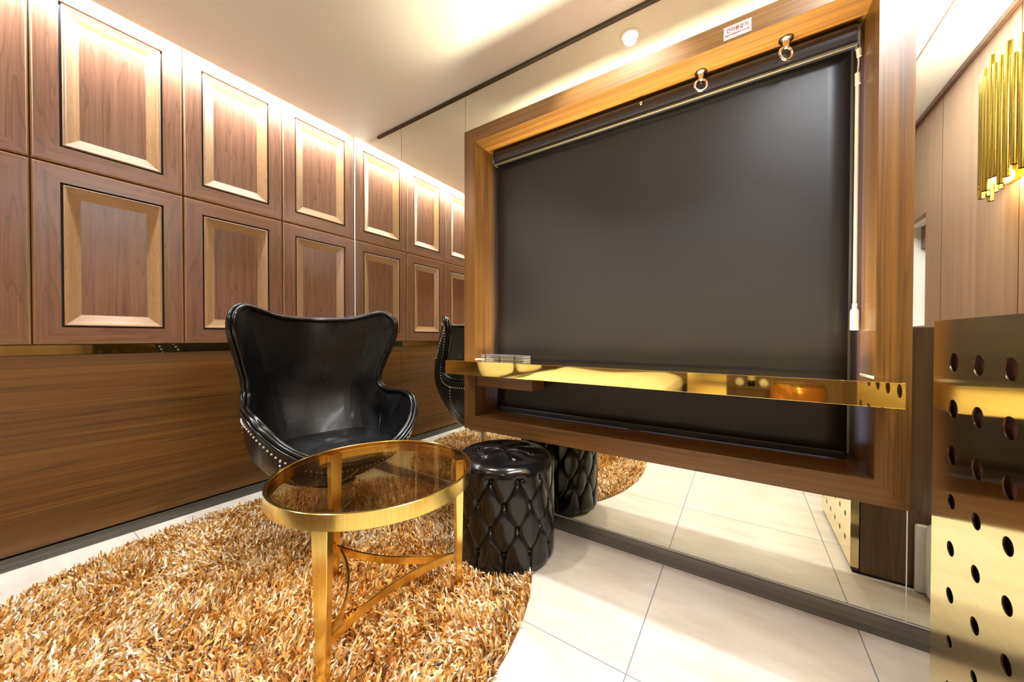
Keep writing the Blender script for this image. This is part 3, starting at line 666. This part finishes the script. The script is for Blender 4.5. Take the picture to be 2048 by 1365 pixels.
# ------------------------------------------------------------------ shaggy rug
def make_rug():
    cx, cy, rx, ry, ne = 1.045, -.925, .905, .965, 2.25
    root = empty('shag_rug', (cx, cy, 0), 'round golden brown shag rug under chair and table', 'rug')
    bm = bmesh.new(); k = 120; rim = []
    for t in np.linspace(0, 2*PI, k, endpoint=False):
        c, s = math.cos(t), math.sin(t); rim.append((rx*.985*math.copysign(abs(c)**(2/ne), c), ry*.985*math.copysign(abs(s)**(2/ne), s)))
    lo = [bm.verts.new((x, y, .0008)) for x, y in rim]; hi = [bm.verts.new((x, y, .005)) for x, y in rim]
    bm.faces.new(lo[::-1]); bm.faces.new(hi)
    for i in range(k): bm.faces.new((lo[i], lo[(i+1) % k], hi[(i+1) % k], hi[i]))
    obj('backing', bm, M['rug_back'], root)
    n = 56000; xy = rng.uniform(-1, 1, (int(n*1.4), 2)); keep = (np.abs(xy)**ne).sum(1) < .99; xy = xy[keep][:n]*[rx*.99, ry*.99]; n = len(xy)
    # clear what stands on the rug
    wx = xy[:, 0]+cx; wy = xy[:, 1]+cy; ok = np.hypot(wx-1.613, wy+.285) > .212
    for a in LEGS: ok &= np.hypot(wx-TC[0]-(TR-.030)*math.cos(a), wy-TC[1]-(TR-.030)*math.sin(a)) > .016
    xy = xy[ok]; n = len(xy)
    # smooth lay field
    def field(seed, f):
        g_ = np.random.default_rng(seed); o = np.zeros(n)
        for _ in range(7):
            kx, ky = g_.normal(0, f, 2); o += np.sin(xy[:, 0]*kx+xy[:, 1]*ky+g_.uniform(0, 6.28))
        return o/2.6
    ang = 2.2*field(1, 7)+1.0*field(2, 26)+rng.normal(0, 1.1, n); lean = np.clip(.55+.35*field(3, 14)+rng.normal(0, .35, n), .05, 1.5)
    edge = (np.abs(xy/[rx, ry])**ne).sum(1); ln = rng.uniform(.028, .048, n)*(1-.25*(edge > .93))
    lean = np.where(edge > .93, np.clip(lean, .1, .9), lean)
    curl = rng.normal(0, 1.1, n); bend = rng.uniform(.1, 1.7, n); wd = rng.uniform(.0022, .0040, n); tw = rng.uniform(0, PI, n); dtw = rng.normal(0, .9, n)
    seg = 4; pts = np.zeros((n, seg+1, 3)); pts[:, 0, :2] = xy; pts[:, 0, 2] = .004
    for s in range(seg):
        th = lean+bend*(s/seg)-.25; az = ang+curl*(s/seg); d = np.stack([np.sin(th)*np.cos(az), np.sin(th)*np.sin(az), np.maximum(np.cos(th), -.15)], -1)
        pts[:, s+1] = pts[:, s]+d*(ln/seg)[:, None]
    pts[..., 2] = np.maximum(pts[..., 2], .005)
    V = np.zeros((n, seg+1, 2, 3), np.float32)
    for s in range(seg+1):
        t = pts[:, min(s+1, seg)]-pts[:, max(s-1, 0)]; t /= np.linalg.norm(t, axis=1, keepdims=True)+1e-9
        a = np.stack([-np.sin(ang), np.cos(ang), np.zeros(n)], -1); b = np.cross(t, a); ph = tw+dtw*s/seg
        w = (a*np.cos(ph)[:, None]+b*np.sin(ph)[:, None])*(wd*(1, 1.1, 1.1, 1, .55)[s])[:, None]
        V[:, s, 0] = pts[:, s]+w; V[:, s, 1] = pts[:, s]-w
    nv = n*(seg+1)*2; base = (np.arange(n)*(seg+1)*2)[:, None, None]; q = np.arange(seg)[None, :, None]*2
    F = (base+q+np.array([0, 1, 3, 2])[None, None]).reshape(-1, 4)
    me = bpy.data.meshes.new('pile'); me.vertices.add(nv); me.vertices.foreach_set('co', V.reshape(-1)); nf = len(F)
    me.loops.add(nf*4); me.loops.foreach_set('vertex_index', F.reshape(-1).astype(np.int32)); me.polygons.add(nf); me.polygons.foreach_set('loop_start', np.arange(0, nf*4, 4, dtype=np.int32)); me.update(calc_edges=True)
    tone = np.clip(.545+.10*field(5, 16)+rng.normal(0, .31, n), 0, 1); at = me.attributes.new('tone', 'FLOAT', 'POINT'); at.data.foreach_set('value', np.repeat(tone, (seg+1)*2).astype(np.float32))
    o = link('pile', me, root, (M['rug'],), True); o['kind'] = 'stuff'
    return root
make_rug()

# ------------------------------------------------------------------ gold partition
PX, PY1, PY0, PZ = 2.897, -.362, -.985, 1.0075
pt = empty('partition_cabinet', (3.18, -.67, 0), 'waist high partition faced with perforated gold sheet at the right edge', 'partition')
tp = lambda p: (p[0]-3.18, p[1]+.67, p[2])
bm = bmesh.new(); box(bm, tp((PX+.030, PY0, .012)), tp((X1-.003, PY1, PZ))); tag(obj('cabinet_body', bm, M['end_z'], pt), 'walnut cabinet body')
bm = bmesh.new(); box(bm, tp((PX+.012, PY0+.004, .012)), tp((PX+.0255, PY1-.004, PZ-.002))); obj('dark_board', bm, M['hole_board'], pt)
holes = []
for r_, z in enumerate([.9145, .8145, .714, .613, .511, .4095, .3085, .208, .107]):
    dia = (.0405, .0405, .041, .032, .0315, .0315, .0235, .0235, .0235)[r_]
    for c_ in range(6):
        y = -.452-.0965*c_ - (.0025*(c_ == 0)*(r_ < 2))
        if y-.03 > PY0: holes.append([(y+dia/2*math.cos(t), z+dia/2*math.sin(t)) for t in np.linspace(0, 2*PI, 29)[:-1]])
bm = bmesh.new(); holed_sheet(bm, (PY0, .0245, PY1, PZ), holes, lambda u, v, d: tp((PX+d, u, v)), .0025); obj('gold_sheet', bm, M['gold_panel'], pt)
bm = bmesh.new(); box(bm, tp((PX+.0026, PY1-.0025, .0245)), tp((PX+.0255, PY1, PZ))); obj('gold_edge', bm, M['gold_panel'], pt)
bm = bmesh.new(); box(bm, tp((PX+.0255, PY1-.004, .012)), tp((PX+.030, PY1-.003, PZ-.002))); obj('shadow_gap', bm, M['black'], pt)
bm = bmesh.new(); box(bm, tp((PX+.008, PY0+.01, 0)), tp((X1-.01, PY1-.008, .012))); obj('plinth', bm, M['black'], pt)
# white appliance behind the partition
ap = empty('floor_appliance', (3.22, -.25, 0), 'white rounded plastic appliance on the floor against the partition end, seen in the mirror', 'appliance')
bm = bmesh.new(); box(bm, (-.148, -.104, .004), (.15, -.086, .262), .008, 3); obj('rear_plate', bm, M['white_plastic'], ap, True, angle=50)
bm = bmesh.new(); box(bm, (-.132, -.086, 0), (.14, .10, .290), .035, 5); obj('housing', bm, M['white_plastic'], ap, True, angle=50)

# ------------------------------------------------------------------ brass tube sconce
def make_sconce():
    cy, z0 = -.70, 1.845
    root = empty('wall_sconce', (X1, cy, z0), 'brass tube wall sconce seen reflected at the right edge', 'wall lamp')
    Box('back_plate', (-.012, -.19, -.20), (-.0005, .19, .20), M['sconce'], root, .002)
    n = 23
    for i in range(n):
        a = PI*i/(n-1); y = -.205*math.cos(a); x = -.022-.105*math.sin(a)
        up = .235-.0+.035*math.sin(i*2.4)+.02*math.sin(a); dn = -.235+.028*math.sin(i*1.7+1)
        bm = bmesh.new(); nn = 14
        o_ = [[bm.verts.new((x+r*math.cos(2*PI*j/nn), y+r*math.sin(2*PI*j/nn), z)) for j in range(nn)] for r, z in ((.0108, dn), (.0108, up), (.0096, up), (.0096, dn))]
        for q in range(4):
            for j in range(nn): bm.faces.new((o_[q][j], o_[q][(j+1) % nn], o_[(q+1) % 4][(j+1) % nn], o_[(q+1) % 4][j]))
        obj('tube', bm, M['sconce'], root, True, angle=40)
    for y in (-.09, .09):
        bm = bmesh.new(); sphere(bm, (-.06, y, -.13), .02, (1, 1, 1.5)); obj('bulb', bm, M['bulb'], root, True)
        l = bpy.data.lights.new('sconce_lamp', 'POINT'); l.energy = 4; l.color = (1, .78, .5); l.shadow_soft_size = .03; o = bpy.data.objects.new('sconce_lamp', l); COL.objects.link(o); o.parent = root; o.location = (-.06, y, -.19)
        l = bpy.data.lights.new('sconce_lamp', 'POINT'); l.energy = 9; l.color = (1, .95, .88); l.shadow_soft_size = .03; o = bpy.data.objects.new('sconce_lamp', l); COL.objects.link(o); o.parent = root; o.location = (-.06, y, .20)
make_sconce()
# switch and black hook in the niche
sw = empty('wall_switch', (X1+.12, -1.83, 1.12), 'white switch with grey rocker in the wall niche', 'switch')
Box('switch_plate', (-.012, -.045, -.05), (-.0002, .035, .06), M['white_plastic'], sw, .003); Box('rocker', (-.017, -.035, -.04), (-.0122, .022, .05), M['grey_plastic'], sw, .002)
hk = empty('hair_dryer_holder', (X1+.12, -1.81, 1.30), 'black ring holder on the white back of the niche', 'holder')
Box('mount', (-.03, -.02, -.01), (-.0002, .02, .05), M['black_plastic'], hk, .004)
bm = bmesh.new(); tube(bm, [(-.045+.0, .036*math.cos(t), -.015+.036*math.sin(t)) for t in np.linspace(0, 2*PI, 25)[:-1]], .006, 10, closed=True); obj('ring', bm, M['black_plastic'], hk, True)

# ------------------------------------------------------------------ ceiling lamps
def downlight(x, y, label, power, spot=1.9, grp='recessed ceiling downlights', col=NEUT, blend=.45):
    root = empty('downlight', (x, y, H), label, 'ceiling lamp', grp)
    bm = bmesh.new(); n = 32; sec = [(.048, -.0005), (.048, -.004), (.036, -.005), (.033, -.0005)]
    rg = [[bm.verts.new((r*math.cos(2*PI*j/n), r*math.sin(2*PI*j/n), z)) for j in range(n)] for r, z in sec]
    for i in range(3):
        for j in range(n): bm.faces.new((rg[i][j], rg[i][(j+1) % n], rg[i+1][(j+1) % n], rg[i+1][j]))
    obj('trim_ring', bm, M['white_plastic'], root, True, angle=40)
    bm = bmesh.new(); lathe(bm, [(.032, -.001), (.032, -.0018)], 24); obj('lens', bm, M['lamp'], root)
    l = bpy.data.lights.new('downlight_lamp', 'SPOT'); l.energy = power; l.spot_size = spot; l.spot_blend = blend; l.shadow_soft_size = .03; l.color = col
    o = bpy.data.objects.new('downlight_lamp', l); COL.objects.link(o); o.parent = root; o.location = (0, 0, -.012)
downlight(2.057, -.135, 'small round downlight over the wood casing, seen in the mirror', 8, col=COOL)
downlight(2.10, -.34, 'small round downlight in front of the wood casing', 112, 1.35, blend=.5, col=COOL)
downlight(1.30, -.98, 'small round downlight over the gold table', 50)
downlight(1.35, -2.6, 'small round downlight over the bed', 60)
downlight(2.75, -2.6, 'small round downlight near the console', 60)
lp = empty('light_panel', (3.0, -.95, H), 'bright flat ceiling light panel beside the sconce wall', 'ceiling lamp')
Box('panel_frame', (-.265, -.46, -.004), (.265, .46, -.0005), M['white_plastic'], lp)
Box('diffuser', (-.255, -.45, -.006), (.255, .45, -.0042), M['panel_lamp'], lp)
ll = area_light('light_panel_lamp', (.06, 0, -.010), (0, 0, 0), .38, .88, 27, COOL); ll.parent = lp

# ------------------------------------------------------------------ what the shelf nose mirrors: bed and console behind the camera
bd = empty('bed', (.97, -3.0, 0), 'low bed with cream cover, mirrored in the gold shelf', 'bed')
Box('bed_base', (-.94, -.98, .02), (.93, .98, .24), M['end_z'], bd, .01)
bm = bmesh.new(); box(bm, (-.94, -1.0, .241), (.93, 1.0, .47), .05, 4); obj('mattress', bm, M['linen'], bd, True, angle=50)
bm = bmesh.new(); nx, ny = 40, 50; gg = []
for i in range(nx+1):
    r0 = []
    for j in range(ny+1):
        u, v = i/nx, j/ny; x = -.80+1.76*u; y = -1.02+2.04*v; ed = min(u*9, (1-u)*9, v*10, (1-v)*10, 1.0)
        r0.append(bm.verts.new((x, y, .40+.115*math.sqrt(max(ed, 0))+.012*math.sin(9*u+5*v)+.008*math.sin(17*v-6*u))))
    gg.append(r0)
for i in range(nx):
    for j in range(ny): bm.faces.new((gg[i][j], gg[i+1][j], gg[i+1][j+1], gg[i][j+1]))
q = obj('bed_cover', bm, M['linen'], bd, True); q.modifiers.new('t', 'SOLIDIFY').thickness = .03
def pillow(loc, rot, label):
    bm = bmesh.new(); n = 22; gr = {}
    for sgn in (1, -1):
        for i in range(n+1):
            for j in range(n+1):
                u, v = 2*i/n-1, 2*j/n-1; t = .075*((1-u**4)*(1-v**4))**.55; k = 1-.06*(abs(u)*abs(v))**2
                gr[sgn, i, j] = bm.verts.new((.32*u*k*(1-.05*v*v), .22*v*k*(1-.05*u*u), sgn*t+.0))
        for i in range(n):
            for j in range(n): bm.faces.new((gr[sgn, i, j], gr[sgn, i+1, j], gr[sgn, i+1, j+1], gr[sgn, i, j+1]))
    bmesh.ops.remove_doubles(bm, verts=bm.verts, dist=.0005)
    o = obj('pillow', bm, M['linen'], None, True, loc); o.rotation_euler = rot; tag(o, label, 'pillow', 'bed pillows')
pillow((.19, -2.30, .74), (PI/2*.86, 0, PI/2), 'cream pillow propped on the bed end nearer the mirror')
pillow((.19, -3.0, .74), (PI/2*.86, 0, PI/2), 'cream pillow propped on the far half of the bed')
cs = empty('console', (2.45, -4.3, 0), 'low brown console against the wall facing the mirror', 'console')
Box('console_body', (-.75, -.24, .03), (.75, .24, .36), M['end_z'], cs, .004); Box('console_top', (-.76, -.25, .361), (.76, .25, .385), M['case_x'], cs, .003); Box('plinth', (-.7, -.2, 0), (.7, .2, .0295), M['black'], cs)
bt = empty('wine_bottle', (2.62, -4.2, .385), 'dark wine bottle standing on the console', 'bottle')
bm = bmesh.new(); lathe(bm, [(.036, 0), (.0375, .005), (.0375, .19), (.030, .215), (.015, .24), (.0135, .30), (.0145, .302), (.0145, .31), (.010, .311)], 28); obj('glass_body', bm, M['bottle'], bt, True, angle=50)
bm = bmesh.new(); lathe(bm, [(.0376, .07), (.0380, .071), (.0380, .15), (.0376, .151)], 28); obj('paper_label', bm, M['paper'], bt, True, angle=50)
for i, (x, y) in enumerate(((2.50, -4.2), (2.74, -4.2))):
    bm = bmesh.new(); tube(bm, [(0, -.13, .0), (0, -.12, 0), (0, .12, 0), (0, .13, 0)], [.03, .044, .044, .03], 20)
    o = obj('rolled_towel', bm, M['towel'], None, True, (x, y, .4295)); tag(o, ('rolled white towel left of the wine bottle on the console', 'rolled white towel right of the wine bottle on the console')[i], 'towel', 'rolled towels on the console')
ds = empty('drum_stool', (3.0, -3.7, 0), 'amber drum stool before the console', 'stool')
bm = bmesh.new(); lathe(bm, [(.20, .0), (.225, .03), (.235, .24), (.225, .46), (.21, .485), (.001, .49)], 48); obj('drum_body', bm, M['amber'], ds, True, angle=50)
bm = bmesh.new(); lathe(bm, [(.216, .486), (.216, .50), (.20, .51), (.001, .512)], 48); obj('drum_top', bm, M['gold'], ds, True, angle=50)
gp = empty('gold_screen', (2.18, -3.75, 0), 'upright gold sheet screen beside the bed', 'screen')
Box('screen_sheet', (-.2, -.01, .02), (.2, .01, 1.1), M['gold_panel'], gp, .002); Box('screen_foot', (-.2, -.12, 0), (.2, .12, .0195), M['gold'], gp)
